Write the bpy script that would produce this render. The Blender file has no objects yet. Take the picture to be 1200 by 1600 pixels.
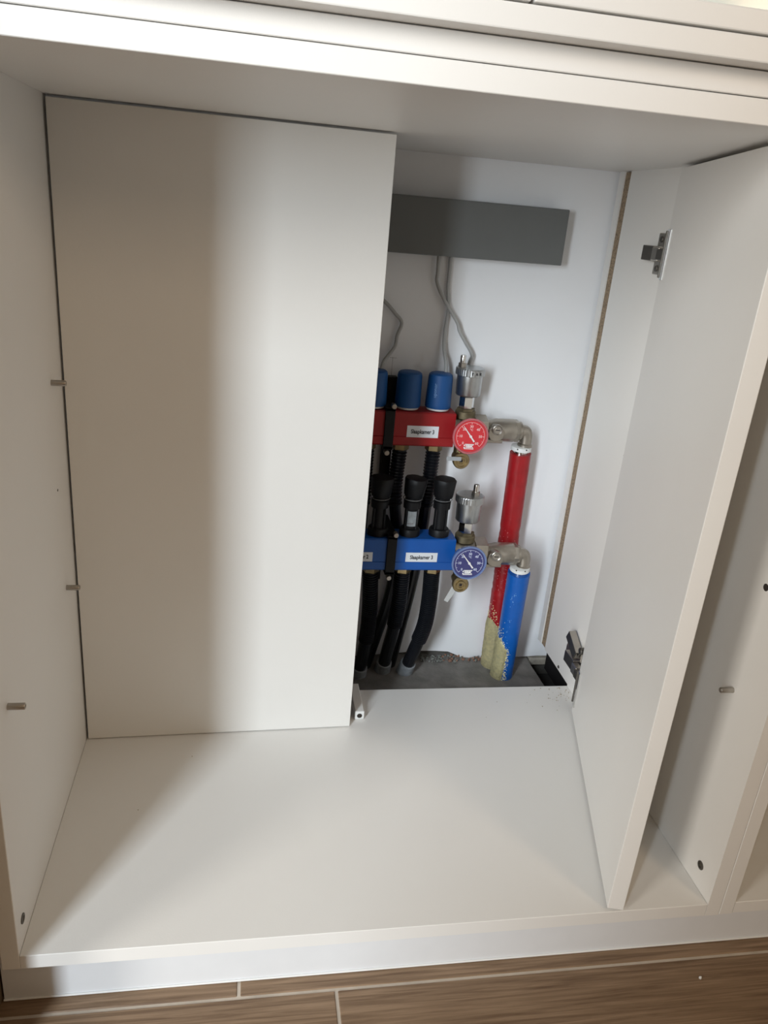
import bpy, bmesh, math, random
from mathutils import Vector, Matrix, Euler
C = bpy.context.scene
COL = C.collection
PI = math.pi
random.seed(7)

# ------------------------------------------------------------------ camera, world, lights, exposure
cam_d = bpy.data.cameras.new('camera')
cam = bpy.data.objects.new('camera', cam_d); COL.objects.link(cam)
cam.location = (0.21951, -0.61033, 0.73435)
cam.rotation_euler = (1.199797, -0.082621, -0.155704)
cam_d.sensor_fit = 'VERTICAL'; cam_d.sensor_height = 36.0
cam_d.lens = 1208.3 / 1600.0 * 36.0
cam_d.clip_start = 0.01
C.camera = cam

wd = bpy.data.worlds.new('room_ambient'); C.world = wd; wd.use_nodes = True
bg = wd.node_tree.nodes['Background']
bg.inputs[0].default_value = (1.0, 0.76, 0.50, 1); bg.inputs[1].default_value = 0.21

def area(name, loc, target, sx, sy, power, col):
    l = bpy.data.lights.new(name, 'AREA'); l.shape = 'RECTANGLE'; l.size = sx; l.size_y = sy
    l.energy = power; l.color = col
    o = bpy.data.objects.new(name, l); COL.objects.link(o); o.location = loc
    o.rotation_euler = (Vector(target) - Vector(loc)).to_track_quat('-Z', 'Y').to_euler()
    return o
# tall narrow balcony window behind the camera on the left, warmer opening behind on the right
area('window_daylight', (-1.34, -2.45, 1.47), (0.30, 0.2, 0.45), 0.36, 2.1, 104, (0.84, 0.93, 1.0))
area('side_window_daylight', (-2.2, -1.78, 1.15), (0.6, 0.0, 0.3), 0.55, 1.3, 48, (1.0, 0.95, 0.87))
area('room_lamp', (1.30, -1.10, 1.25), (0.4, 0.2, 0.2), 0.25, 0.35, 4.0, (1.0, 0.74, 0.50))

C.view_settings.view_transform = 'Standard'; C.view_settings.look = 'None'
C.view_settings.gamma = 1.0; C.view_settings.use_curve_mapping = False
C.view_settings.exposure = 0.0

# ------------------------------------------------------------------ materials
MATS = {}
def mat(name, col, rough=0.5, metal=0.0, noise=0.0, nscale=40.0, bump=0.0, bscale=200.0, coat=0.0, alpha_tr=0.0, spec=0.5):
    if name in MATS: return MATS[name]
    m = bpy.data.materials.new(name); m.use_nodes = True
    nt = m.node_tree; b = nt.nodes['Principled BSDF']
    b.inputs['Roughness'].default_value = rough; b.inputs['Metallic'].default_value = metal
    b.inputs['Coat Weight'].default_value = coat
    b.inputs['Specular IOR Level'].default_value = spec
    b.inputs['Transmission Weight'].default_value = alpha_tr
    tc = nt.nodes.new('ShaderNodeTexCoord')
    n = nt.nodes.new('ShaderNodeTexNoise'); n.inputs['Scale'].default_value = nscale; n.inputs['Detail'].default_value = 5
    nt.links.new(tc.outputs['Object'], n.inputs['Vector'])
    r = nt.nodes.new('ShaderNodeValToRGB')
    r.color_ramp.elements[0].position = 0.3; r.color_ramp.elements[1].position = 0.7
    r.color_ramp.elements[0].color = (*[c * (1 - noise) for c in col], 1)
    r.color_ramp.elements[1].color = (*[min(1, c * (1 + noise)) for c in col], 1)
    nt.links.new(n.outputs['Fac'], r.inputs['Fac']); nt.links.new(r.outputs['Color'], b.inputs['Base Color'])
    if bump:
        n2 = nt.nodes.new('ShaderNodeTexNoise'); n2.inputs['Scale'].default_value = bscale; n2.inputs['Detail'].default_value = 3
        nt.links.new(tc.outputs['Object'], n2.inputs['Vector'])
        bp = nt.nodes.new('ShaderNodeBump'); bp.inputs['Strength'].default_value = bump; bp.inputs['Distance'].default_value = 0.002
        nt.links.new(n2.outputs['Fac'], bp.inputs['Height']); nt.links.new(bp.outputs['Normal'], b.inputs['Normal'])
    MATS[name] = m
    return m
WHITE = mat('white_melamine', (0.80, 0.79, 0.765), 0.42, noise=0.012, nscale=6, bump=0.04, bscale=500)
PANEL = mat('white_panel_melamine', (0.80, 0.79, 0.76), 0.42, noise=0.012, nscale=6, bump=0.04, bscale=500)
EDGE = mat('white_edge_band', (0.82, 0.81, 0.78), 0.35, noise=0.01)
PLINTH = mat('white_plinth_foil', (0.74, 0.755, 0.775), 0.45, noise=0.012)
PLASTER = mat('white_wall_board', (0.87, 0.88, 0.90), 0.6, noise=0.012, nscale=8, bump=0.08, bscale=60)
BLOCKW = mat('blocker_wall_paint', (0.62, 0.56, 0.48), 0.8, noise=0.02)
WALLB = mat('brown_wall_paint', (0.16, 0.115, 0.075), 0.8, noise=0.05)
CHIP = mat('raw_chipboard', (0.30, 0.225, 0.15), 0.9, noise=0.45, nscale=420, bump=0.5, bscale=500)
GLASSW = mat('back_painted_glass', (0.70, 0.76, 0.72), 0.12, noise=0.01)
CONC = mat('grey_screed', (0.205, 0.195, 0.18), 0.9, noise=0.28, nscale=28, bump=0.6, bscale=140)
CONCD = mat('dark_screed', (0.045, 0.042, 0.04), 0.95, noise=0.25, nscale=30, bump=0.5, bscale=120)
RUBBLE = mat('brick_rubble', (0.30, 0.165, 0.115), 0.95, noise=0.45, nscale=90, bump=0.5, bscale=300)
BEIGE = mat('beige_mortar', (0.36, 0.33, 0.28), 0.9, noise=0.2, nscale=80, bump=0.4)
MORTAR = mat('grey_mortar', (0.23, 0.24, 0.22), 0.95, noise=0.3, nscale=120, bump=0.5, bscale=300)
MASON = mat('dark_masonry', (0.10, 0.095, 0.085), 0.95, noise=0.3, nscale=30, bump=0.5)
GROUT = mat('tile_grout', (0.50, 0.44, 0.37), 0.9, noise=0.1)
STEEL = mat('nickel_steel', (0.46, 0.43, 0.39), 0.36, 1.0, noise=0.08, nscale=60)
CHROME = mat('bright_chrome', (0.72, 0.72, 0.71), 0.14, 1.0)
DARKST = mat('dark_steel', (0.17, 0.16, 0.145), 0.5, 1.0)
NICKEL = mat('nickel_brass', (0.42, 0.385, 0.335), 0.38, 1.0, noise=0.10, nscale=70, bump=0.05)
VENT = mat('matt_chrome', (0.50, 0.515, 0.52), 0.36, 1.0, noise=0.06, nscale=120, bump=0.04)
BRASS = mat('dull_brass', (0.38, 0.30, 0.165), 0.36, 1.0, noise=0.15, nscale=100)
PATINA = mat('tarnished_brass', (0.20, 0.165, 0.10), 0.55, 0.8, noise=0.3, nscale=90)
RED = mat('red_enamel', (0.31, 0.009, 0.012), 0.38, noise=0.05)
BLUE = mat('blue_enamel', (0.004, 0.085, 0.36), 0.38, noise=0.05)
ACT = mat('blue_actuator_plastic', (0.003, 0.068, 0.235), 0.55, noise=0.04)
ACTPRINT = mat('pale_blue_print', (0.16, 0.30, 0.55), 0.5)
BLACK = mat('black_plastic', (0.0055, 0.0055, 0.0065), 0.5, noise=0.2, spec=0.28)
BLACKH = mat('black_hose_plastic', (0.008, 0.009, 0.012), 0.30, noise=0.2, spec=0.5)
GREYSL = mat('grey_pipe_sleeve', (0.27, 0.29, 0.31), 0.7, noise=0.2, nscale=120, bump=0.3)
WPLAST = mat('white_plastic', (0.78, 0.79, 0.78), 0.4)
STRAP = mat('grey_plastic_strap', (0.38, 0.40, 0.41), 0.45)
RINGM = mat('grey_clip_wire', (0.16, 0.16, 0.16), 0.5)
CLEARST = mat('milky_plastic_strap', (0.72, 0.73, 0.72), 0.35, alpha_tr=0.35)
LABEL = mat('white_label_paper', (0.74, 0.76, 0.79), 0.5)
GLABEL = mat('grey_label_paper', (0.52, 0.56, 0.58), 0.5, noise=0.15, nscale=200)
INK = mat('black_ink', (0.015, 0.015, 0.02), 0.6)
INKG = mat('grey_ink', (0.22, 0.20, 0.21), 0.6)
INSR = mat('red_foil_insulation', (0.34, 0.009, 0.013), 0.36, noise=0.10, nscale=60, bump=0.35, bscale=120)
INSB = mat('blue_foil_insulation', (0.005, 0.105, 0.44), 0.36, noise=0.06, nscale=60, bump=0.2, bscale=140)
SCUFF_R = mat('worn_pink_foil', (0.60, 0.16, 0.17), 0.5)
SCUFF_B = mat('worn_pale_foil', (0.16, 0.36, 0.66), 0.5)
FOAM = mat('yellow_foam', (0.80, 0.73, 0.43), 0.9, noise=0.14, nscale=160, bump=0.9, bscale=320)
BOXG = mat('grey_box_plastic', (0.135, 0.142, 0.14), 0.45, noise=0.02)
CABLE = mat('grey_cable_sheath', (0.40, 0.40, 0.39), 0.5)
DIALR = mat('red_dial', (0.66, 0.026, 0.038), 0.35, coat=0.4)
DIALB = mat('navy_dial', (0.040, 0.042, 0.17), 0.35, coat=0.4)
BEZR = mat('red_bezel', (0.52, 0.13, 0.15), 0.2, coat=0.8)
BEZB = mat('blue_bezel', (0.14, 0.20, 0.40), 0.2, coat=0.8)
PINK = mat('pink_white_print', (0.88, 0.56, 0.56), 0.5)
PALEB = mat('pale_print', (0.62, 0.66, 0.82), 0.5)
WPRINT = mat('white_print', (0.86, 0.84, 0.84), 0.5)
HOLE = mat('dark_drill_hole', (0.03, 0.022, 0.018), 0.9)
SPECK = mat('sawdust_speck', (0.34, 0.28, 0.20), 0.9)

def wood_mat():
    m = bpy.data.materials.new('wood_look_tile'); m.use_nodes = True; nt = m.node_tree
    b = nt.nodes['Principled BSDF']; b.inputs['Roughness'].default_value = 0.5
    tc = nt.nodes.new('ShaderNodeTexCoord'); oi = nt.nodes.new('ShaderNodeObjectInfo')
    mp = nt.nodes.new('ShaderNodeMapping'); mp.inputs['Scale'].default_value = (4.0, 130.0, 1.0)
    ad = nt.nodes.new('ShaderNodeVectorMath'); ad.operation = 'SCALE'; ad.inputs[0].default_value = (3.1, 1.7, 0)
    mul = nt.nodes.new('ShaderNodeMath'); mul.operation = 'MULTIPLY'; mul.inputs[1].default_value = 9.0
    nt.links.new(oi.outputs['Random'], mul.inputs[0]); nt.links.new(mul.outputs[0], ad.inputs['Scale'])
    av = nt.nodes.new('ShaderNodeVectorMath'); av.operation = 'ADD'
    nt.links.new(tc.outputs['Object'], av.inputs[0]); nt.links.new(ad.outputs[0], av.inputs[1])
    nt.links.new(av.outputs[0], mp.inputs['Vector'])
    n = nt.nodes.new('ShaderNodeTexNoise'); n.inputs['Scale'].default_value = 1.6; n.inputs['Detail'].default_value = 8; n.inputs['Roughness'].default_value = 0.65
    n.inputs['Distortion'].default_value = 0.5
    nt.links.new(mp.outputs[0], n.inputs['Vector'])
    r = nt.nodes.new('ShaderNodeValToRGB'); e = r.color_ramp.elements
    e[0].position = 0.34; e[0].color = (0.130, 0.076, 0.041, 1)
    e[1].position = 0.68; e[1].color = (0.31, 0.210, 0.132, 1)
    k = e.new(0.5); k.color = (0.212, 0.138, 0.082, 1)
    nt.links.new(n.outputs['Fac'], r.inputs['Fac']); nt.links.new(r.outputs['Color'], b.inputs['Base Color'])
    bp = nt.nodes.new('ShaderNodeBump'); bp.inputs['Strength'].default_value = 0.12; bp.inputs['Distance'].default_value = 0.001
    nt.links.new(n.outputs['Fac'], bp.inputs['Height']); nt.links.new(bp.outputs['Normal'], b.inputs['Normal'])
    return m
WOOD = wood_mat()

# ------------------------------------------------------------------ mesh helpers (all take world coordinates)
def V(*a): return Vector(a)
def root_of(o):
    while o.parent: o = o.parent
    return o
def obj(name, bm, m, parent=None, smooth=False, **props):
    off = root_of(parent).location if parent else Vector((0, 0, 0))
    if parent: bmesh.ops.translate(bm, verts=bm.verts, vec=-off)
    else:
        zs = [v.co for v in bm.verts]
        base = Vector((sum(v.x for v in zs) / len(zs), sum(v.y for v in zs) / len(zs), min(v.z for v in zs)))
        bmesh.ops.translate(bm, verts=bm.verts, vec=-base)
    bmesh.ops.recalc_face_normals(bm, faces=bm.faces)
    me = bpy.data.meshes.new(name); bm.to_mesh(me); bm.free()
    for mm in (m if isinstance(m, (list, tuple)) else [m]): me.materials.append(mm)
    if smooth:
        for p in me.polygons: p.use_smooth = True
        try: me.set_sharp_from_angle(angle=math.radians(38))
        except Exception: pass
    o = bpy.data.objects.new(name, me); COL.objects.link(o)
    if parent: o.parent = parent
    else: o.location = base
    for k, v in props.items(): o[k] = v
    return o
def thing(name, loc, label, cat, group=None):
    o = bpy.data.objects.new(name, None); COL.objects.link(o); o.location = loc; o.empty_display_size = 0.02
    o['label'] = label; o['category'] = cat
    if group: o['group'] = group
    return o
def tag(o, label, cat, group=None):
    o['label'] = label; o['category'] = cat
    if group: o['group'] = group
    return o
def box(lo, hi, bev=0.0, bm=None, seg=1, mi=0):
    own = bmesh.new()
    bmesh.ops.create_cube(own, size=1)
    for v in own.verts:
        v.co = Vector([lo[i] + (v.co[i] + .5) * (hi[i] - lo[i]) for i in range(3)])
    if bev: bmesh.ops.bevel(own, geom=own.edges[:], offset=bev, segments=seg, affect='EDGES', profile=0.5)
    for f in own.faces: f.material_index = mi
    return merge(bm, own)
def merge(bm, own):
    if bm is None: return own
    t = bpy.data.meshes.new('t'); own.to_mesh(t); own.free(); bm.from_mesh(t); bpy.data.meshes.remove(t)
    return bm
def frame(axis):
    a = Vector(axis).normalized()
    u = a.orthogonal().normalized() if abs(a.z) < 0.99 else Vector((1, 0, 0))
    w = a.cross(u).normalized()
    return a, u, w
def lathe(p0, axis, prof, n=24, bm=None, mi=0, rot=0.0):
    """prof: list of (distance along axis, radius)"""
    own = bmesh.new(); a, u, w = frame(axis); p0 = Vector(p0); rings = []
    for t, r in prof:
        rings.append([own.verts.new(p0 + a * t + (u * math.cos(2 * PI * k / n + rot) + w * math.sin(2 * PI * k / n + rot)) * r) for k in range(n)])
    for A, B in zip(rings, rings[1:]):
        for k in range(n): own.faces.new((A[k], A[(k + 1) % n], B[(k + 1) % n], B[k]))
    own.faces.new(rings[0][::-1]); own.faces.new(rings[-1])
    for f in own.faces: f.material_index = mi
    return merge(bm, own)
def cyl(p0, p1, r, n=20, bm=None, mi=0, r1=None, c=0.0, rot=0.0):
    p0 = Vector(p0); p1 = Vector(p1); L = (p1 - p0).length; r1 = r if r1 is None else r1
    pr = [(0, r), (L, r1)] if not c else [(0, r - c), (c, r), (L - c, r1), (L, r1 - c)]
    return lathe(p0, p1 - p0, pr, n, bm, mi, rot)
def smooth_path(pts, n=40):
    P = [Vector(p) for p in pts]; P = [P[0] * 2 - P[1]] + P + [P[-1] * 2 - P[-2]]; out = []
    segs = len(P) - 3
    for i in range(segs):
        a, b, c, d = P[i:i + 4]; m = max(2, n // segs)
        for k in range(m):
            t = k / m
            out.append(0.5 * ((2 * b) + (c - a) * t + (2 * a - 5 * b + 4 * c - d) * t * t + (3 * b - a - 3 * c + d) * t ** 3))
    out.append(P[-2]); return out
def tube(path, rad, n=14, bm=None, mi=0):
    """rad: number or function of (fraction, index)"""
    own = bmesh.new(); N = len(path); up = None; rings = []
    for i, p in enumerate(path):
        t = (path[min(i + 1, N - 1)] - path[max(i - 1, 0)]).normalized()
        if up is None: up = t.orthogonal().normalized()
        up = (up - t * up.dot(t)).normalized(); w = t.cross(up)
        r = rad(i / (N - 1), i) if callable(rad) else rad
        rings.append([own.verts.new(p + (up * math.cos(2 * PI * k / n) + w * math.sin(2 * PI * k / n)) * r) for k in range(n)])
    for A, B in zip(rings, rings[1:]):
        for k in range(n): own.faces.new((A[k], A[(k + 1) % n], B[(k + 1) % n], B[k]))
    own.faces.new(rings[0][::-1]); own.faces.new(rings[-1])
    for f in own.faces: f.material_index = mi
    return merge(bm, own)
def prism(poly, z0, z1, bm=None, mi=0):
    """poly: list of (x, y), extruded in z"""
    own = bmesh.new()
    A = [own.verts.new((x, y, z0)) for x, y in poly]; B = [own.verts.new((x, y, z1)) for x, y in poly]; n = len(poly)
    own.faces.new(A[::-1]); own.faces.new(B)
    for k in range(n): own.faces.new((A[k], A[(k + 1) % n], B[(k + 1) % n], B[k]))
    for f in own.faces: f.material_index = mi
    return merge(bm, own)
def text_bm(s, size, origin, right, up, depth=0.0003, align='CENTER', sx=1.0, bold=0.0):
    """flat lettering with a little thickness, centred on origin, facing right x up"""
    cu = bpy.data.curves.new('lettering', 'FONT'); cu.body = s; cu.size = size; cu.align_x = align; cu.align_y = 'CENTER'
    cu.extrude = depth / 2; cu.offset = bold; cu.resolution_u = 3
    o = bpy.data.objects.new('lettering', cu); COL.objects.link(o)
    bpy.context.view_layer.update()
    me = bpy.data.meshes.new_from_object(o.evaluated_get(bpy.context.evaluated_depsgraph_get()))
    bm = bmesh.new(); bm.from_mesh(me)
    bpy.data.objects.remove(o); bpy.data.curves.remove(cu); bpy.data.meshes.remove(me)
    R, U = Vector(right).normalized(), Vector(up).normalized(); F = R.cross(U); O = Vector(origin)
    for v in bm.verts: v.co = O + R * v.co.x * sx + U * v.co.y + F * (v.co.z + depth / 2)
    return bm
def lump(c, r, bm, mi=0, sub=1):
    own = bmesh.new(); bmesh.ops.create_icosphere(own, subdivisions=sub, radius=1)
    s = Vector([r * random.uniform(.6, 1.3) for _ in range(3)])
    R = Euler([random.uniform(0, 6) for _ in range(3)]).to_matrix()
    for v in own.verts: v.co = Vector(c) + R @ Vector((v.co.x * s.x, v.co.y * s.y, v.co.z * s.z)) * random.uniform(.85, 1.1)
    for f in own.faces: f.material_index = mi
    return merge(bm, own)

W, H, T = 0.7686, 0.8196, 0.018
FZ = -0.100           # room floor
SLAB = -0.045         # screed behind the cabinet floor
YB = 0.4522           # back edge of the cabinet floor
YW = 0.612            # wall board face

# ------------------------------------------------------------------ the setting
floor = obj('floor', box((-2.2, -2.6, FZ - .04), (3.0, 0.75, FZ - .0012)), GROUT, kind='structure')
def plank(x0, x1, y0, y1):
    obj('plank', box((x0, y0, FZ - .008), (x1, y1, FZ), 0.0008), WOOD, floor)
g = 0.0020; row_h = 0.148; LEN = 1.2
edges = [(0.0090, 0.2207), (0.0090 - row_h, 0.3307)]
for k in range(2, 14): edges.append((0.0090 - row_h * k, 0.2207 + (k * 0.397) % LEN))
for y0, xj in edges:
    x = xj - LEN * 2
    while x < 3.0:
        a, b = max(x + g, -2.2), min(x + LEN - g, 3.0)
        if b - a > .02: plank(a, b, y0 + g, y0 + row_h - g)
        x += LEN
# wall board with a broken lower edge in front of the masonry
prof = [(-0.03, -0.045), (0.30, -0.045), (0.50, -0.030), (0.545, -0.026), (0.5733, -0.0265), (0.5983, -0.0285), (0.6181, -0.0375), (0.6276, -0.0432), (0.66, -0.0438), (0.727, -0.0431), (0.775, -0.0400), (0.86, -0.041), (1.70, -0.045)]
bm = bmesh.new(); n = len(prof)
fr = [bm.verts.new((x, YW, z)) for x, z in prof]; ft = [bm.verts.new((x, YW, 2.5)) for x, z in prof]
bk = [bm.verts.new((x, YW + .012, z)) for x, z in prof]; bt = [bm.verts.new((x, YW + .012, 2.5)) for x, z in prof]
for k in range(n - 1):
    bm.faces.new((fr[k], fr[k + 1], ft[k + 1], ft[k])); bm.faces.new((bk[k], bt[k], bt[k + 1], bk[k + 1]))
    bm.faces.new((fr[k], bk[k], bk[k + 1], fr[k + 1])); bm.faces.new((ft[k], ft[k + 1], bt[k + 1], bt[k]))
bm.faces.new((fr[0], ft[0], bt[0], bk[0])); bm.faces.new((fr[-1], bk[-1], bt[-1], ft[-1]))
wall = obj('wall_back', bm, PLASTER, kind='structure')
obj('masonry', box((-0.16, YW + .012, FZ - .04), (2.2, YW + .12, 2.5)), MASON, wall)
bm = box((0.4436, YW - .00015, 0.455), (0.4440, YW + .0002, 0.5190)); box((0.4390, YW - .00015, 0.5176), (0.4500, YW + .0002, 0.5180), 0, bm)
obj('pencil_mark', bm, INKG, wall, kind='stuff')
# unseen wall added behind the camera to keep window light off the right side
obj('blocker_wall', box((-0.45, -1.40, FZ), (3.0, -1.30, 2.5)), BLOCKW, kind='structure')
obj('wall_left', box((-0.16, -0.082, FZ), (-0.0335, YW, 2.5)), WALLB, kind='structure')
# screed slab
bm = bmesh.new(); nx, ny = 40, 14
X0, X1, Y0, Y1 = -0.02, 0.758, YB - .10, YW + .013
gr = []
for i in range(nx + 1):
    rowv = []
    for j in range(ny + 1):
        x = X0 + (X1 - X0) * i / nx; y = Y0 + (Y1 - Y0) * j / ny
        z = SLAB + random.uniform(-.0012, .0012) + (0.0035 * max(0, (y - 0.585) / .03) if 0.4 < x < 0.75 else 0)
        rowv.append(bm.verts.new((x + (random.uniform(-.002, .002) if i == nx else 0), y, z)))
    gr.append(rowv)
for i in range(nx):
    for j in range(ny): bm.faces.new((gr[i][j], gr[i + 1][j], gr[i + 1][j + 1], gr[i][j + 1]))
def skirt(line):
    lo = [bm.verts.new((v.co.x, v.co.y, FZ)) for v in line]
    for k in range(len(line) - 1): bm.faces.new((line[k], line[k + 1], lo[k + 1], lo[k]))
skirt(gr[-1]); skirt(gr[0]); skirt([r[0] for r in gr]); skirt([r[-1] for r in gr])
slab = obj('floor_screed', bm, CONC, smooth=True, kind='structure')
bm = bmesh.new()
for _ in range(150):
    x = random.uniform(0.545, 0.70); w = max(0.15, 1 - abs(x - 0.635) / .075)
    lump((x, random.uniform(0.596, YW + .006), SLAB + .004 + random.uniform(0, .005) * w), random.uniform(.0012, .0038) * (0.5 + .6 * w), bm, 0 if random.random() < .62 and .585 < x < .68 else 1)
obj('rubble', bm, [RUBBLE, MORTAR], slab, kind='stuff')
obj('mortar_ledge', box((0.7600, 0.6060, -.0580), (0.86, YW + .0115, -.0430), .002), BEIGE, slab)
# the dark service gap beside the screed, its floor dimly seen
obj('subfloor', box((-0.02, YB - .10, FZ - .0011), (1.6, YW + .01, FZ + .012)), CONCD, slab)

# ------------------------------------------------------------------ the open base cabinet
cab = thing('base_cabinet', (0.384, 0.2, FZ + .0), 'open white base cabinet with its doorless front bay around the heating pipes', 'cabinet')
obj('side_panel', box((-T, 0, -T), (0, 0.60, H + T), 0.0006), WHITE, cab)
# right side with the routed groove near its back edge
pr = [(W, 0), (W, 0.5655), (W + .009, 0.5655), (W + .009, 0.587), (W, 0.587), (W, 0.604), (W + T - .0004, 0.604), (W + T - .0004, 0)]
bm = prism(pr, 0.003, H, None)
side_r = obj('side_panel', bm, WHITE, cab)
obj('groove_lining', prism([(W + .0022, 0.5656), (W + .0088, 0.5656), (W + .0088, 0.5869), (W + .0022, 0.5869)], 0.0032, H - .001), CHIP, side_r, label='raw brown chipboard groove')
obj('gap_strip', box((W + .0030, YB + .0006, -.034), (W + .0060, 0.5600, 0.0028)), BLACK, side_r, label='black strip under the side panel')  # added black strip, gives the void under the side panel its darkness
obj('side_foot', box((W, 0, -T), (W + T - .0004, YB, 0.003), 0.0), WHITE, side_r)
obj('bottom_panel', box((0.0002, 0, -T), (W - .0002, YB, 0), 0.0005), WHITE, cab)
obj('top_panel', box((0.0002, 0, H), (W + T - .0004, 0.611, H + T), 0.0006), WHITE, cab)
# door folded inwards about the right hand hinges
A, B = Vector((0.746, 0.377, 0)), Vector((0.640, 0.002, 0)); d = (B - A).normalized(); nn = Vector((-d.y, d.x, 0)) * 0.0186
DZ0, DZ1 = 0.0042, H - .0045
bm = prism([(A.x, A.y), (B.x, B.y), (B.x + nn.x, B.y + nn.y), (A.x + nn.x, A.y + nn.y)], DZ0, DZ1)
bmesh.ops.bevel(bm, geom=bm.edges[:], offset=0.0008, segments=2, affect='EDGES', profile=.5)
obj('door', bm, WHITE, cab)
def hinge(zc, low):
    h = obj('hinge', box((W - .0022, 0.408, zc - .009), (W, 0.478, zc + .009), .0006), STEEL, cab)     # base strip on the side panel
    bm = box((W - .003, 0.418, zc - .027), (W - .0002, 0.438, zc + .027), .0008)
    obj('mounting_plate', bm, STEEL, h)
    for s in (-1, 1):
        bm = cyl((W - .0045, 0.428, zc + s * .019), (W - .003, 0.428, zc + s * .019), .0042, 14, c=.0006)
        box((W - .0050, 0.4252, zc + s * .019 - .0006), (W - .0044, 0.4308, zc + s * .019 + .0006), 0, bm)
        obj('screw', bm, DARKST, h, smooth=True)
    y0, y1 = (0.424, 0.456) if not low else (0.420, 0.456)
    # channel shaped arm: back web and two flanges
    bm = box((W - .0145, y0, zc - .0095), (W - .0120, y1, zc + .0095), .0006)
    obj('arm', bm, DARKST, h)
    for s in (-1, 1): obj('arm_flange', box((W - .0140, y0, zc + s * .0090 - .0009), (W - .002, y1, zc + s * .0090 + .0009), .0004), STEEL, h)
    obj('arm_cover', box((W - .0175, y0 - .020, zc - .0088), (W - .0060, y0 - .001, zc + .0088), .0012), STEEL, h)
    obj('link', box((W - .0200, 0.386, zc - .0070), (W - .0100, y0 - .019, zc + .0070), .001), DARKST, h)
    if low:   # the folded knuckle that stands out above the low hinge
        M = Matrix.Translation((W - .0145, 0.437, zc + .031)) @ Matrix.Rotation(math.radians(27), 4, 'X')
        for nm, lo, hi, mm in (('knuckle', (-.0012, -.021, -.0085), (.0012, .021, .0085), DARKST), ('knuckle_side', (-.0010, -.021, .0072), (.011, .021, .0090), STEEL), ('knuckle_side', (-.0010, -.021, -.0090), (.011, .021, -.0072), STEEL)):
            bm = box(lo, hi, .0003); bmesh.ops.transform(bm, matrix=M, verts=bm.verts); obj(nm, bm, mm, h)
        obj('knuckle_pin', cyl((W - .016, 0.402, zc + .040), (W - .008, 0.402, zc + .040), .006, 16, c=.001), DARKST, h, smooth=True)
    # cup flange screwed on the visible face of the door, beside its hinge end
    ang = math.atan2(d.y, d.x)
    for nm, lo, hi, mm in (('cup_flange', (.0030, -.0024, -.0315), (.0170, .0004, .0315), CHROME), ('cup_lip', (.0022, -.0040, -.0290), (.0040, .0004, .0290), DARKST)):
        bm = box(lo, hi, .0006)
        for v in bm.verts: v.co.y = v.co.y
        bmesh.ops.transform(bm, matrix=Matrix.Translation((A.x, A.y, zc + (-.008 if low else .001))) @ Matrix.Rotation(ang, 4, 'Z'), verts=bm.verts)
        obj(nm, bm, mm, h, label='bright chrome hinge flange' if nm == 'cup_flange' else 'dark hinge lip')
hinge(0.711, False); hinge(0.060, True)
def pin(x, y, z, s):
    bm = lathe((x, y, z), (s, 0, 0), [(0, .0034), (.0150, .0034), (.0158, .0028), (.0158, .0018), (.0148, .0016)], 16)
    obj('shelf_pin', bm, STEEL, cab, smooth=True)
for y, z in ((0.2962, 0.5247), (0.2972, 0.2668), (0.0468, 0.2697)): pin(0, y, z, 1)
pin(W, 0.061, 0.2601, -1)
def screw(x, y, z, s, r=.0055):
    bm = lathe((x, y, z), (s, 0, 0), [(0, r), (.0009, r), (.0013, r * .82), (.0013, r * .55), (.0003, r * .5)], 18)
    obj('screw', bm, DARKST, cab, smooth=True)
screw(0, 0.0213, 0.0278, 1); screw(W, 0.0299, 0.0304, -1); screw(W, 0.4963, 0.0094, -1, .0028)
for x, y, z, s, r in ((0, 0.2892, 0.3987, 1, .0016), (W, 0.4175, 0.4265, -1, .0014), (W, 0.0558, 0.3935, -1, .0042), (W, 0.400, 0.775, -1, .0016)):
    obj('pin_hole', cyl((x, y, z), (x + s * .0003, y, z), r, 12), HOLE, cab)
# square batten with a screw, beside the loose cover panel
bt = obj('support_batten', box((0.3895, 0.376, 0.0002), (0.4035, 0.4500, 0.0142), .0008), WHITE, cab)
bm = lathe((0.3965, 0.3737, 0.0072), (0, -1, 0), [(0, .0040), (.0005, .0040), (.0006, .0026), (.0005, .0010)], 16)
obj('screw_hole', bm, HOLE, bt)
obj('batten_cap', box((0.3890, 0.3735, 0.0002), (0.4040, 0.3760, 0.0148), .0014, seg=2), WPLAST, bt)

# ------------------------------------------------------------------ neighbours
nb = thing('neighbouring_cabinet', (W + .42, 0.2, FZ), 'second white base cabinet joined on the right, only its left side in view', 'cabinet')
nx0 = W + T
obj('side_panel', box((nx0 + .0006, 0, -T), (nx0 + T, 0.604, H + T), .0006), WHITE, nb)
obj('side_panel', box((nx0 + T + .764, 0, -T), (nx0 + 2 * T + .764, 0.604, H + T), .0006), WHITE, nb)
obj('bottom_panel', box((nx0 + T + .0004, 0.0008, -T), (nx0 + T + .7636, 0.604, -.0006), .0006), WHITE, nb)
obj('top_panel', box((nx0 + T + .0004, 0, H), (nx0 + T + .7636, 0.604, H + T), .0006), WHITE, nb)
obj('back_panel', box((nx0 + T + .0004, 0.590, -.0004), (nx0 + T + .7636, 0.598, H - .0004)), WHITE, nb)
pl = obj('plinth', box((-.0312, 0.030, FZ + .0004), (1.60, 0.045, -T - .0004), .0006), PLINTH)
tag(pl, 'white plinth board under the cabinets along the wood look floor', 'plinth')
bm = tube(smooth_path([(-.0312, 0.0290, FZ + .0012), (0.8, 0.0290, FZ + .0012), (1.6, 0.0290, FZ + .0012)], 8), .0012, 8)
obj('gap_strip', bm, WPLAST, pl)
up = thing('upper_cabinet', (0.384, 0.2, H + T), 'white upper cabinet above, only its projecting bottom edge and door bottoms in view', 'cabinet')
z1 = H + T
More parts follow.
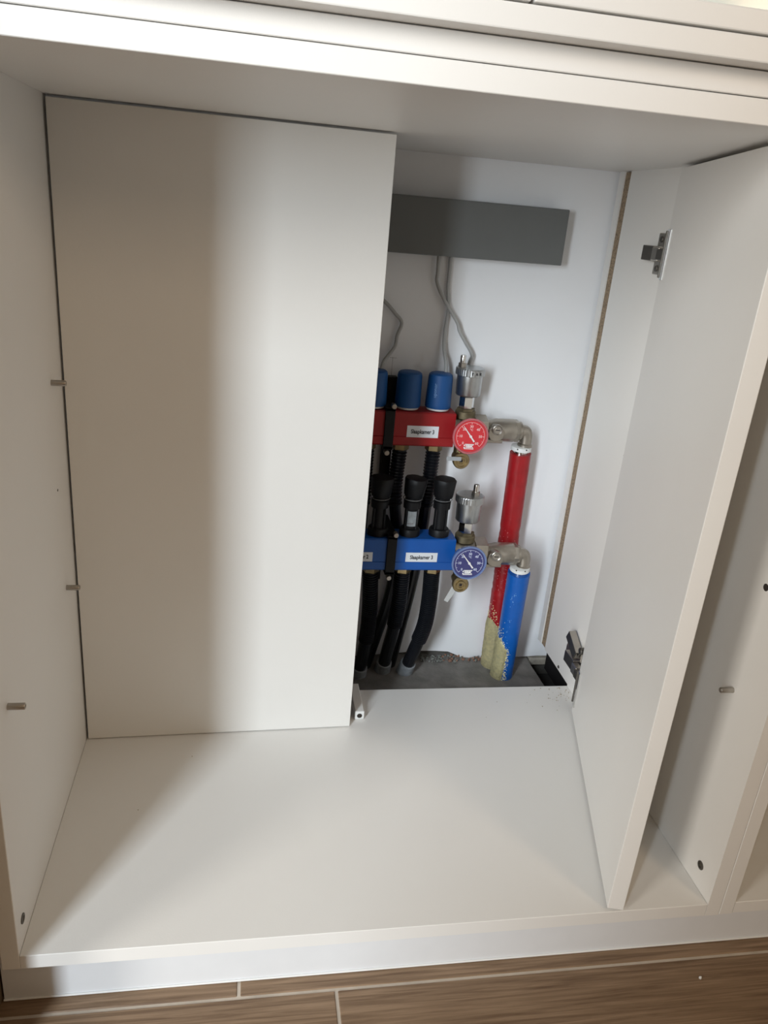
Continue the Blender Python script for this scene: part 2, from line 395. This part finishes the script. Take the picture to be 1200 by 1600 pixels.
obj('bottom_panel', box((-T, 0, z1 + .0008), (1.60, 0.604, 0.8556), .0006), WHITE, up)
obj('front_ledge', box((-T, -.020, 0.8564), (1.60, 0.3, 0.8728), .0012, seg=2), WHITE, up)
obj('side_panel', box((-T, 0.0, 0.8728), (0, 0.604, 1.55), .0006), WHITE, up)
obj('side_panel', box((1.582, 0.0, 0.8728), (1.60, 0.604, 1.55), .0006), WHITE, up)
obj('back_panel', box((0, 0.594, 0.8728), (1.582, 0.604, 1.55), 0), WHITE, up)
def updoor(x0, x1):
    za, zb, w = 0.8742, 1.54, .015
    dd = obj('door', box((x0 + .0142, -.0175, za + .0142), (x1 - .0142, -.010, zb - .0142)), GLASSW, up, label='pale greenish glossy door pane')
    for z in (za, zb - w): obj('rail', box((x0, -.020, z), (x1, -.002, z + w), .0012, seg=2), WHITE, dd)
    for x in (x0, x1 - w): obj('stile', box((x, -.0199, za + w), (x + w, -.002, zb - w), .0012, seg=2), WHITE, dd)
updoor(-T + .001, 0.4018); updoor(0.4042, 0.998); updoor(1.0004, 1.599)

# ------------------------------------------------------------------ loose cover panel
bm = prism([(0.0030, 0.3445), (0.3794, 0.3562), (0.3789, 0.3722), (0.0025, 0.3605)], 0.0015, 0.8168)
bmesh.ops.bevel(bm, geom=bm.edges[:], offset=0.0007, segments=2, affect='EDGES', profile=.5)
cp = obj('cover_panel', bm, PANEL)
tag(cp, 'tall loose white panel standing in the left half of the open cabinet', 'panel')

# ------------------------------------------------------------------ heating manifolds
def manifold(name, label, ox, fy, oz, body_m, dial_m, bez_m, print_m, num_m, blue):
    """ox, oz: right end and mid height of the bar, fy: its front face"""
    cy = fy + .0225; hh = 0.0276
    t = thing(name, (ox - .12, cy, oz - hh), label, 'manifold')
    zt, zb = oz + hh, oz - hh
    # square bar with a lengthwise groove two thirds down
    gz = oz - .0125
    pf = [(fy + .002, zb), (fy, zb + .002), (fy, gz - .0007), (fy + .0009, gz), (fy, gz + .0007), (fy, zt - .002), (fy + .002, zt), (fy + .043, zt), (fy + .045, zt - .002), (fy + .045, zb + .002), (fy + .043, zb)]
    bm = bmesh.new(); x0, x1 = ox - .30, ox
    a = [bm.verts.new((x0, y, z)) for y, z in pf]; b = [bm.verts.new((x1, y, z)) for y, z in pf]; n = len(pf)
    bm.faces.new(a); bm.faces.new(b[::-1])
    for k in range(n): bm.faces.new((a[k], b[k], b[(k + 1) % n], a[(k + 1) % n]))
    obj('bar', bm, body_m, t)
    # end fitting
    ez = oz - .002
    bm = cyl((ox - .001, cy, ez), (ox + .046, cy, ez), .0205, 28, c=.0015)
    cyl((ox + .036, cy, ez + .001), (ox + .058, cy, ez + .001), .0235, 6, bm, rot=.52, c=.0012)
    cyl((ox + .012, cy, ez), (ox + .012, cy - .030, ez), .012, 20, bm)
    obj('end_fitting', bm, NICKEL, t, smooth=True)
    gx = ox + (.0185 if not blue else .0168)
    vx = gx + (.0020 if not blue else .0035)
    bm = cyl((vx, cy, oz + .017), (vx, cy, zt + .0015), .0165, 22, c=.001)
    cyl((vx, cy, zt + .0010), (vx, cy, zt + .0055), .0150, 6, bm)
    obj('vent_boss', bm, PATINA, t, smooth=True, label='tarnished brass boss')
    # automatic air vent
    v0 = zt + .0045
    bm = lathe((vx, cy, v0 + .021), (0, 0, 1), [(0, .015), (.001, .0185), (.003, .0200), (.033, .0203), (.034, .0212)], 36)
    av = obj('air_vent', bm, VENT, t, smooth=True)
    bm = lathe((vx, cy, v0), (0, 0, 1), [(0, .0105), (.002, .0122), (.019, .0122), (.022, .0108)], 6)
    obj('hex_neck', bm, CHROME, av)
    own = bmesh.new(); nk = 80; rr = []
    for tz, r0 in ((0, .0215), (.0006, .0234), (.0098, .0234), (.0115, .0222), (.0120, .0205)):
        rr.append([own.verts.new((vx + (r0 - (.0004 if k % 2 and .0003 < tz < .011 else 0)) * math.cos(2 * PI * k / nk), cy + (r0 - (.0004 if k % 2 and .0003 < tz < .011 else 0)) * math.sin(2 * PI * k / nk), v0 + .0545 + tz)) for k in range(nk)])
    for P_, Q_ in zip(rr, rr[1:]):
        for k in range(nk): own.faces.new((P_[k], P_[(k + 1) % nk], Q_[(k + 1) % nk], Q_[k]))
    own.faces.new(rr[0][::-1]); own.faces.new(rr[-1])
    obj('knurled_cap', own, VENT, av)
    px = vx + (.0075 if blue else -.0140); pz = v0 + .0665
    bm = cyl((px, cy - (.004 if blue else 0), pz - .0005), (px, cy - (.004 if blue else 0), pz + .0068), .0068, 6, c=.0006)
    obj('nipple_nut', bm, STEEL, av)
    bm = lathe((px, cy - (.004 if blue else 0), pz + .006), (0, 0, 1), [(0, .0048), (.010, .0048), (.0125, .0042), (.0130, .0026)], 16)
    obj('nipple_cap', bm, CHROME, av, smooth=True)
    if not blue:   # tiny letters round the cap, too small to read fully
        for k, ch in enumerate('TAR'):
            an = math.radians(-96 + k * 17); r0 = .0237
            bm = text_bm(ch, .0062, (vx + r0 * math.cos(an), cy + r0 * math.sin(an), v0 + .0597), (-math.sin(an), math.cos(an), 0), (0, 0, 1), bold=.0001)
            obj('letter', bm, INK, av)
    # thermometer
    gy = fy - .030; gz0 = oz + (-.0005 if not blue else .0028)
    if blue: gz0 = 0.2233
    else: gz0 = 0.4183
    GR = .0290
    bm = lathe((gx, gy + .0130, gz0), (0, -1, 0), [(0, .021), (.002, .0262), (.009, .0283), (.0118, GR), (.0132, GR), (.0142, .0282), (.0142, .0262), (.0120, .0252), (.0118, .010)], 56)
    th = obj('thermometer', bm, bez_m, t, smooth=True)
    obj('stem', cyl((gx, gy + .012, gz0), (gx, fy + .012, gz0), .0090, 20), NICKEL, th)
    fyd = gy + .0002
    obj('dial', cyl((gx, gy + .0020, gz0), (gx, fyd, gz0), .0254, 56), dial_m, th)
    def at(a, r): return Vector((gx + r * math.sin(a), 0, gz0 + r * math.cos(a)))   # a clockwise from up
    bm = bmesh.new(); y0, y1 = fyd - .0003, fyd + .0001
    def strip(a0, a1, r0, r1, m=1):
        for k in range(m):
            u0, u1 = a0 + (a1 - a0) * k / m, a0 + (a1 - a0) * (k + 1) / m
            q = [at(u0, r0), at(u1, r0), at(u1, r1), at(u0, r1)]
            f = [bm.verts.new((c.x, y0, c.z)) for c in q]; g2 = [bm.verts.new((c.x, y1, c.z)) for c in q]
            bm.faces.new(f); bm.faces.new(g2[::-1])
            for i in range(4): bm.faces.new((f[i], g2[i], g2[(i + 1) % 4], f[(i + 1) % 4]))
    a135 = math.radians(135)
    strip(-a135, a135, .0222, .0227, 54)
    for k in range(13):
        a = -a135 + math.radians(22.5) * k; w = .016 if k % 2 == 0 else .011
        strip(a - w, a + w, .0222 - (.0030 if k % 2 == 0 else .0018), .0222)
    obj('scale', bm, num_m, th)
    bm = None
    for k in range(7):
        a = -a135 + math.radians(45) * k; c = at(a, .0158)
        bm = merge(bm, text_bm(str(k * 10), .0056, (c.x, fyd, c.z), (1, 0, 0), (0, 0, 1), bold=.00012)) if bm else text_bm('0', .0056, (c.x, fyd, c.z), (1, 0, 0), (0, 0, 1), bold=.00012)
    merge(bm, text_bm('°C', .0046, (gx + .0002, fyd, gz0 + .0105), (1, 0, 0), (0, 0, 1), bold=.0001))
    obj('numerals', bm, num_m, th)
    ez2 = gz0 - .0165
    bm = text_bm('SBK', .0062, (gx, fyd, ez2), (1, 0, 0), (0, 0, 1), bold=.00035, sx=1.15)
    for s in (-1, 1):
        box((gx - .0075 - (.001 if s < 0 else 0), fyd - .0004, ez2 + s * .0036 - .0006), (gx + .0070, fyd, ez2 + s * .0036 + .0006), 0, bm)
    for s in (-1, 1):
        box((gx - .0093, fyd - .0004, ez2 + s * .0018 - .0010), (gx - .0070, fyd, ez2 + s * .0018 + .0010), 0, bm)
    obj('emblem', bm, WPRINT, th)
    na = math.radians(-38); bm = bmesh.new()
    tip, tail = at(na, .0212), at(na + PI, .0105); sd = Vector((math.cos(na), 0, -math.sin(na)))
    poly = [tip - sd * .0003, tip + sd * .0003, at(na, .002) + sd * .0010, at(na + PI, .003) + sd * .0011, tail + sd * .0013, tail - sd * .0013, at(na + PI, .003) - sd * .0011, at(na, .002) - sd * .0010]
    f = [bm.verts.new((c.x, fyd - .0018, c.z)) for c in poly]; g2 = [bm.verts.new((c.x, fyd - .0011, c.z)) for c in poly]
    bm.faces.new(f); bm.faces.new(g2[::-1])
    for i in range(len(poly)): bm.faces.new((f[i], g2[i], g2[(i + 1) % 8], f[(i + 1) % 8]))
    cyl((gx, fyd - .0023, gz0), (gx, fyd, gz0), .0020, 16, bm)
    obj('needle', bm, WPRINT, th)
    # ball valve, union nut and elbow
    vz = (0.4165 if not blue else 0.2168); vx0 = ox + .058; vx1 = ox + .1035
    bm = lathe((vx0 - .012, cy, vz), (1, 0, 0), [(0, .0165), (.002, .0180), (.012, .0180), (.013, .0165), (.020, .0165), (.028, .0188), (.0585, .0190), (.0605, .0178)], 32)
    cyl((vx0 + .0115, cy, vz), (vx0 + .0115, cy - .0245, vz), .0135, 24, bm, c=.0008)
    box((vx0 - .004, cy - .0172, vz - .0178), (vx0 + .026, cy + .010, vz - .0115), .001, bm)
    bv = obj('ball_valve', bm, NICKEL, t, smooth=True)
    bm = lathe((vx0 + .0115, cy - .0240, vz + .007), (0, -1, 0), [(0, .0088), (.0040, .0086), (.0046, .0078), (.0030, .0060), (.0030, .0042), (.0048, .0040), (.0048, .0012)], 20)
    obj('valve_stem', bm, STEEL, bv, smooth=True)
    obj('stem_slot', box((vx0 + .0080, cy - .0293, vz + .0064), (vx0 + .0150, cy - .0287, vz + .0076)), HOLE, bv)
    obj('valve_ring', cyl((vx1 - .0006, cy, vz), (vx1 + .0016, cy, vz), .0182, 28), BLACK, t, label='black valve ring')
    bm = cyl((vx1 + .0016, cy, vz), (vx1 + .0098, cy, vz), .0190, 6, c=.0010, rot=.3)
    obj('union_nut', bm, NICKEL, t)
    ex = vx1 + .0195
    path = smooth_path([(vx1 + .010, cy, vz), (ex - .003, cy, vz), (ex + .0032, cy, vz - .0016), (ex + .0055, cy, vz - .0065), (ex + .006, cy, vz - .0140), (ex + .006, cy, vz - .026)], 30)
    bm = tube(path, .0106, 20)
    cyl((vx1 + .0090, cy, vz), (vx1 + .0150, cy, vz), .0152, 24, bm, c=.0010)
    lathe((ex + .006, cy, vz - .026), (0, 0, 1), [(0, .0125), (.004, .0125), (.0065, .0098)], 24, bm)
    obj('elbow', bm, NICKEL, t, smooth=True)
    # drain cock below the gauge
    dx, dzv = (gx - .0032, 0.3705) if not blue else (gx - .0020, 0.1725)
    yc = fy + .010
    bm = cyl((dx, cy - .006, ez - .012), (dx, cy - .006, dzv - .004), .0085, 18)
    lathe((dx, cy, dzv), (0, -1, 0), [(0, .0095), (.020, .0105), (.022, .0135), (.0285, .0138), (.0300, .0125), (.0300, .0098), (.0285, .0096), (.0285, .0078), (.0305, .0074), (.0305, .0050), (.0290, .0046)], 28, bm)
    dc = obj('drain_cock', bm, BRASS, t, smooth=True)
    yf = cy - .0305
    obj('key_socket', box((dx - .0022, yf + .0010, dzv - .0022), (dx + .0022, yf + .0016, dzv + .0022)), HOLE, dc)
    if not blue:
        bm = box((dx - .0255, yf - .0010, dzv + .0005), (dx - .0010, yf - .0002, dzv + .0072), .0003)
        obj('cap_strap', bm, STRAP, dc, label='grey plastic strap')
    else:
        bm = box((-.0055, -.0006, -.0300), (.0055, .0006, 0), .0005)
        for v in bm.verts:
            if v.co.z < -.025: v.co.x *= .72
        bmesh.ops.transform(bm, matrix=Matrix.Translation((dx - .0075, yf + .0060, dzv - .006)) @ Matrix.Rotation(math.radians(26), 4, 'Y'), verts=bm.verts)
        obj('cap_strap', bm, CLEARST, dc, label='milky translucent strap')
    # paper label
    lx0, lx1, lz0, lz1 = (0.4652, 0.5163, 0.4052, 0.4240) if not blue else (0.4724, 0.5248, 0.2108, 0.2270)
    ls = obj('name_label', box((lx0, fy - .0004, lz0), (lx1, fy + .0001, lz1)), LABEL, t, label='white printed paper label')
    bm = text_bm('Slaapkamer 3', .0094, ((lx0 + lx1) / 2, fy - .0004, (lz0 + lz1) / 2 - .0002), (1, 0, 0), (0, 0, 1), sx=.76, bold=.00022)
    obj('lettering', bm, INK, ls)
    if blue:
        l2 = obj('name_label', box((0.3670, fy - .0004, lz0), (0.4182, fy + .0001, lz1)), LABEL, t, label='white printed paper label')
        bm = text_bm('Slaapkamer 2', .0094, (0.3926, fy - .0004, (lz0 + lz1) / 2), (1, 0, 0), (0, 0, 1), sx=.76, bold=.00022)
        obj('lettering', bm, INK, l2)
    # brass hose nuts
    for nxp in ((0.4208, 0.4745, 0.5247) if blue else (0.4070, 0.4613, 0.5167)):
        bm = cyl((nxp, cy, zb + .001), (nxp, cy, zb - .0115), .0142, 6, c=.001, rot=.26)
        cyl((nxp, cy, zb + .001), (nxp, cy, zb - .003), .0120, 20, bm)
        obj('hose_nut', bm, BRASS, t, label='brass hose nut')
    return t, cy, zt, zb
MR, ryc, rzt, rzb = manifold('heating_manifold', 'upper red heating manifold bar with red thermometer, air vent and nickel valve', 0.5425, 0.55, 0.4180, RED, DIALR, BEZR, WPRINT, PINK, False)
MB, byc, bzt, bzb = manifold('heating_manifold', 'lower blue heating manifold bar with navy thermometer and black flow meters', 0.5534, 0.50, 0.2225, BLUE, DIALB, BEZB, WPRINT, PALEB, True)

# flow meters are screwed into the blue bar: parts of it
def flow_meter(x, tilt, sticker, cap_m):
    z0 = bzt; cy = byc
    bm = lathe((x, cy, z0 - .001), (0, 0, 1), [(0, .0165), (.010, .0168), (.013, .0150), (.0140, .0110), (.047, .0108), (.048, .0138), (.060, .0140), (.0605, .0120), (.066, .0120)], 26)
    for a in (0.7, 2.2, 3.8, 5.4):
        bx = x + .0118 * math.cos(a); by = cy + .0118 * math.sin(a)
        cyl((bx, by, z0 + .012), (bx, by, z0 + .048), .0018, 8, bm)
    fm = obj('flow_meter', bm, BLACK, MB, smooth=True)
    own = bmesh.new(); nk = 24; rr = []
    for tz, r0 in ((0, .0140), (.002, .0158), (.022, .0178), (.029, .0184), (.031, .0172), (.0315, .0130)):
        rr.append([own.verts.new(((r0 * (1 - (.06 if k % 4 == 0 else 0))) * math.cos(2 * PI * k / nk), (r0 * (1 - (.06 if k % 4 == 0 else 0))) * math.sin(2 * PI * k / nk), tz)) for k in range(nk)])
    for P_, Q_ in zip(rr, rr[1:]):
        for k in range(nk): own.faces.new((P_[k], P_[(k + 1) % nk], Q_[(k + 1) % nk], Q_[k]))
    own.faces.new(rr[0][::-1]); own.faces.new(rr[-1])
    M = Matrix.Translation((x + math.sin(tilt) * .006, cy, z0 + .0655)) @ Matrix.Rotation(tilt, 4, 'Y')
    bmesh.ops.transform(own, matrix=M, verts=own.verts)
    obj('knob', own, BLACK, fm, smooth=True)
    pts = [(x + .0152 * math.cos(a), cy + .0152 * math.sin(a), z0 + .0628) for a in [2 * PI * k / 24 for k in range(25)]]
    obj('locking_ring', tube([Vector(p) for p in pts], .0006, 6), RINGM, fm, label='thin grey locking ring')
    if sticker:
        own = bmesh.new(); m = 8; A_ = []
        for zz in (z0 + .018, z0 + .0435):
            A_.append([own.verts.new((x + .0123 * math.cos(a), cy + .0123 * math.sin(a), zz)) for a in [math.radians(-128 + 76 * k / m) for k in range(m + 1)]])
        for k in range(m): own.faces.new((A_[0][k], A_[0][k + 1], A_[1][k + 1], A_[1][k]))
        r = bmesh.ops.solidify(own, geom=own.faces[:], thickness=.0004)
        obj('flow_sticker', own, GLABEL, fm, label='grey printed sticker')
        obj('printed_line', box((x - .0075, cy - .0130, z0 + .0225), (x + .0020, cy - .0122, z0 + .0235)), INKG, fm)
flow_meter(0.5285, 0.03, False, BLACK); flow_meter(0.4795, 0.09, True, BLACK); flow_meter(0.4270, 0.03, False, BLACK)

# actuators on the red bar
def actuator(x, label, printed):
    z0 = rzt + .0015
    t = thing('valve_actuator', (x, ryc, z0), label, 'actuator', 'blue actuators on the red bar')
    bm = lathe((x, ryc, z0 + .0035), (0, 0, 1), [(0, .0200), (.0012, .0206), (.006, .0206), (.048, .0194), (.0525, .0186), (.0545, .0160), (.0550, .008)], 40)
    obj('housing', bm, ACT, t, smooth=True)
    bm = lathe((x, ryc, z0), (0, 0, 1), [(0, .0175), (.0010, .0182), (.0034, .0182), (.0036, .0150)], 36)
    obj('collar', bm, WPLAST, t, smooth=True, label='white clip collar')
    if printed:   # faint vertical print on the curved side
        a = math.radians(-122); r0 = .0200
        u = Vector((-math.sin(a), math.cos(a), 0))
        bm = text_bm('uponor', .0075, (x + r0 * math.cos(a), ryc + r0 * math.sin(a), z0 + .0330), (0, 0, 1), -u, bold=.00005)
        obj('print', bm, ACTPRINT, t)
    return t
actuator(0.5160, 'blue cylindrical actuator on the red bar, right beside the silver air vent', True)
actuator(0.4664, 'blue cylindrical actuator on the red bar, middle one of the row', False)
actuator(0.4115, 'blue cylindrical actuator half hidden behind the loose white panel', False)

# bracket that carries both bars
br = thing('manifold_bracket', (0.447, 0.604, 0.13), 'black bracket clamping the red and blue bars to the wall', 'bracket')
obj('wall_rail', box((0.4365, 0.5980, 0.13), (0.4525, YW - .0005, 0.490), .001), BLACK, br)
obj('standoff', box((0.4395, 0.5475, 0.19), (0.4565, 0.5985, 0.253), .001), BLACK, br)
for fy, oz, x0 in ((0.55, 0.4180, 0.4360), (0.50, 0.2225, 0.4478)):
    hh = .0276
    bm = box((x0 - .0078, fy - .0040, oz - hh - .006), (x0 + .0078, fy - .0004, oz + hh + .006), .0008)
    for s in (-1, 1):
        z = oz + s * (hh + .0035)
        box((x0 - .0078, fy - .0040, z - .0028), (x0 + .0078, fy + .0475, z + .0028), .0006, bm)
    cl = obj('clamp', bm, BLACK, br)
    for s, dxx in ((1, .0045), (-1, -.001)):
        z = oz + s * (hh + .0100)
        bm = cyl((x0 + dxx, fy + .004, z - .001), (x0 + dxx, fy - .0075, z - .001), .0040, 14, c=.0006)
        obj('screw', bm, STEEL, cl, smooth=True)

# hoses
def hose(label, pts, corr, r, sleeve, zs):
    x, y, z = pts[-1]
    t = thing('heating_hose', (x, y, z), label, 'hose', 'black heating hoses under the manifolds')
    path = smooth_path(pts, 232)
    def rad(f, i):
        if corr[0] <= f <= corr[1]: return r + (.0016, .0013, -.0006, -.0010)[i % 4]
        return r - .0008
    obj('hose_pipe', tube(path, rad, 16), BLACKH, t, smooth=False if corr[1] > corr[0] else True)
    if sleeve:
        k = int(len(path) * zs); P = path[k:]
        obj('floor_sleeve', tube(P, lambda f, i: r + .0016 + .0012 * f, 18), GREYSL, t, smooth=True, label='grey pipe sleeve')
    return t
Z = bzb - .011; ZR = rzb - .011
hose('corrugated black hose below blue bar, nearest the thermometer, in a grey floor sleeve', [(0.5247, byc, Z), (0.5270, 0.527, 0.130), (0.5255, 0.533, 0.075), (0.5170, 0.548, 0.020), (0.5075, 0.572, SLAB - .002)], (0, .66), .0122, True, .90)
hose('black hose below blue bar, second from the thermometer, bending left', [(0.4745, byc, Z), (0.4750, 0.527, 0.120), (0.4715, 0.535, 0.065), (0.4690, 0.555, 0.010), (0.4680, 0.578, SLAB - .002)], (0, .45), .0118, True, .88)
hose('black hose below blue bar at the edge of the loose white panel', [(0.4208, byc, Z), (0.4255, 0.527, 0.120), (0.4270, 0.535, 0.065), (0.4250, 0.548, 0.010), (0.4215, 0.565, SLAB - .002)], (0, .62), .0118, True, .90)
hose('black hose dropping from red bar behind the right flow meter', [(0.5167, ryc, ZR), (0.5155, 0.574, 0.300), (0.5120, 0.577, 0.200), (0.5040, 0.584, 0.100), (0.4850, 0.596, SLAB - .002)], (0, .30), .0108, False, 1)
hose('black hose dropping from red bar behind the flow meter with the grey sticker', [(0.4613, ryc, ZR), (0.4600, 0.575, 0.300), (0.4745, 0.580, 0.200), (0.4690, 0.586, 0.100), (0.4380, 0.592, SLAB - .002)], (0, .30), .0108, False, 1)
hose('black hose dropping from red bar beside the loose white panel', [(0.4070, ryc, ZR), (0.4080, 0.576, 0.300), (0.4080, 0.580, 0.200), (0.4060, 0.584, 0.100), (0.4000, 0.590, SLAB - .002)], (0, .30), .0108, False, 1)

# insulated feed pipes with white collars and yellow foam at their feet
def feed_pipe(label, top, bot, r, ins, scuff, foam_rng, ztop_foam, wrink):
    top = Vector(top); bot = Vector(bot)
    t = thing('insulated_pipe', bot, label, 'pipe')
    ax = (bot - top); L = ax.length; a = ax.normalized()
    N = 90; path = [top + ax * (k / N) for k in range(N + 1)]
    rnd = [random.uniform(-1, 1) for _ in range(N + 1)]
    def rad(f, i):
        w = r
        if wrink and .32 < f < .62: w += rnd[i] * .0006 - .0004
        return w + rnd[i] * .00012
    obj('insulation', tube(path, rad, 32), ins, t, smooth=True)
    bm = lathe(top - a * .0125, a, [(0, .0120), (.0006, .0165), (.0070, .0172), (.0076, .0150)], 30)
    pc = obj('pipe_collar', bm, WPLAST, t, smooth=True, label='white plastic collar')
    for k in range(6):
        an = -2.7 + k * .45; c = top - a * .0095 + Vector((math.cos(an), math.sin(an), 0)) * .01665
        if k in (1, 3): obj('vent_hole', cyl(c, c + Vector((math.cos(an), math.sin(an), 0)) * .0006, .0012, 8), HOLE, pc)
    obj('pipe_end', lathe(top - a * .0056, a, [(0, .0130), (.0075, .0130)], 28), CHROME, t, smooth=True)
    # foam shell: patch of the tube surface, thickened and lumpy, with crumbs round its rim
    _, u, w = frame(a)
    def sp(an, s, rr): return top + a * s + Vector((math.cos(an), math.sin(an), 0)) * rr
    bm = bmesh.new(); na, ns = 26, 44; s0 = (top.z - ztop_foam) / (top.z - bot.z) * L; grid = []
    a0, a1 = [math.radians(q) for q in foam_rng]
    for j in range(ns + 1):
        f = j / ns; s = s0 + (L - s0 - .001) * f; row = []
        wd_ = min(1, .52 + 1.9 * f) if f < .45 else 1.0 - .10 * (f - .45)
        for i in range(na + 1):
            q = i / na; an = a0 + (a1 - a0) * q * wd_ + random.uniform(-.02, .02)
            edge = min(q, 1 - q, f * .7 + .02) / .12; h = r + .0004 + min(1, max(0, edge)) * (.0024 + random.uniform(-.0005, .0005))
            row.append(bm.verts.new(sp(an, s, h)))
        grid.append(row)
    for j in range(ns):
        for i in range(na): bm.faces.new((grid[j][i], grid[j][i + 1], grid[j + 1][i + 1], grid[j + 1][i]))
    bmesh.ops.solidify(bm, geom=bm.faces[:], thickness=-.0012)
    for _ in range(170):
        f = random.random(); wd_ = min(1, .52 + 1.9 * f) if f < .45 else 1.0
        if random.random() < .30: an = a0 + (a1 - a0) * random.random() * .7; s = s0 - abs(random.gauss(0, .012))
        else: an = a0 + (a1 - a0) * wd_ + abs(random.gauss(0, .16)) - .05; s = s0 + (L - s0) * f
        lump(sp(an, s, r + .0002), random.uniform(.0005, .0014), bm, 0, 1)
    obj('foam_residue', bm, FOAM, t, smooth=True, label='pale yellow foam residue', kind='stuff')
    bm = bmesh.new()
    for _ in range(70 if wrink else 45):
        s = L * (random.gauss(.50, .10) if wrink else random.uniform(.15, .80)); an = math.radians(random.gauss(-118, 24 if wrink else 10)); 
        lump(sp(an, s, r), random.uniform(.0004, .0012), bm, 0, 1)
    obj('worn_marks', bm, scuff, t, kind='stuff')
feed_pipe('red insulated feed pipe dropping from the red manifold valve', (0.6662, ryc, 0.3790), (0.6800, 0.5930, SLAB - .001), .0178, INSR, SCUFF_R, (-212, -70), 0.060, True)
feed_pipe('blue insulated feed pipe dropping from the blue manifold valve', (0.6772, byc, 0.1830), (0.6890, 0.5560, SLAB - .001), .0190, INSB, SCUFF_B, (-212, -104), 0.046, False)

# control box and its cables
bx = thing('control_box', (0.48, 0.592, 0.678), 'dark grey rectangular control box on the wall above the red manifold', 'box')
obj('box_cover', box((0.2500, 0.572, 0.6790), (0.6858, 0.6035, 0.7590), .0015, seg=2), BOXG, bx)
obj('back_plate', box((0.2520, 0.6035, 0.6810), (0.6838, YW - .0004, 0.7570), .0006), BLACK, bx)
def cable(label, pts, r=.0029):
    o = obj('control_cable', tube(smooth_path(pts, 60), r, 10), CABLE, smooth=True)
    return tag(o, label, 'cable', 'grey cables below the control box')
cable('bent grey cable from the control box running behind the upper air vent', [(0.4985, 0.598, 0.682), (0.5000, 0.600, 0.655), (0.5005, 0.600, 0.640), (0.5097, 0.600, 0.6218), (0.5255, 0.600, 0.600), (0.5404, 0.600, 0.5797), (0.5455, 0.600, 0.567), (0.5560, 0.600, 0.552), (0.5700, 0.601, 0.5320), (0.5690, 0.603, 0.520), (0.5640, 0.604, 0.500)])
cable('straight grey cable from the control box down to the right blue actuator', [(0.5195, 0.606, 0.682), (0.5200, 0.606, 0.650), (0.5205, 0.606, 0.632), (0.5235, 0.606, 0.610), (0.5245, 0.606, 0.590), (0.5225, 0.604, 0.565), (0.5230, 0.600, 0.540), (0.5258, 0.590, 0.520), (0.5262, ryc + .010, rzt + .0570)])
cable('kinked dark grey cable beside the loose white panel, left blue actuator', [(0.3500, 0.602, 0.6790), (0.3560, 0.602, 0.655), (0.3850, 0.602, 0.628), (0.4202, 0.602, 0.6062), (0.4400, 0.602, 0.588), (0.4513, 0.602, 0.5743), (0.4460, 0.602, 0.555), (0.4443, 0.602, 0.5391), (0.4360, 0.600, 0.526), (0.4270, 0.594, 0.515), (0.4215, ryc + .010, rzt + .0570)])

# crumbs
bm = bmesh.new()
for _ in range(70):
    x = W - .004 - abs(random.gauss(0, .028)); y = 0.425 + random.gauss(0, .022)
    if x > 0.55 and y < 0.448 and y > 0.36 and x < 0.735 + (y - .377) * .6: lump((x, y, .0004), random.uniform(.0003, .0010), bm, 0, 1)
for x, y in ((0.15, 0.30), (0.09, 0.20), (0.63, 0.41), (0.60, 0.37)): lump((x, y, .0003), .0007, bm)
o = obj('sawdust', bm, SPECK, kind='stuff'); tag(o, 'brown sawdust specks on the cabinet floor by the lower hinge', 'dust')
bm = bmesh.new(); lump((0.7725, -.0187, FZ + .0012), .0018, bm, 0, 2); lump((0.7745, -.0175, FZ + .0010), .0012, bm, 0, 1)
o = obj('plaster_crumb', bm, WPLAST); tag(o, 'small white crumb on the brown floor plank at lower right', 'crumb')
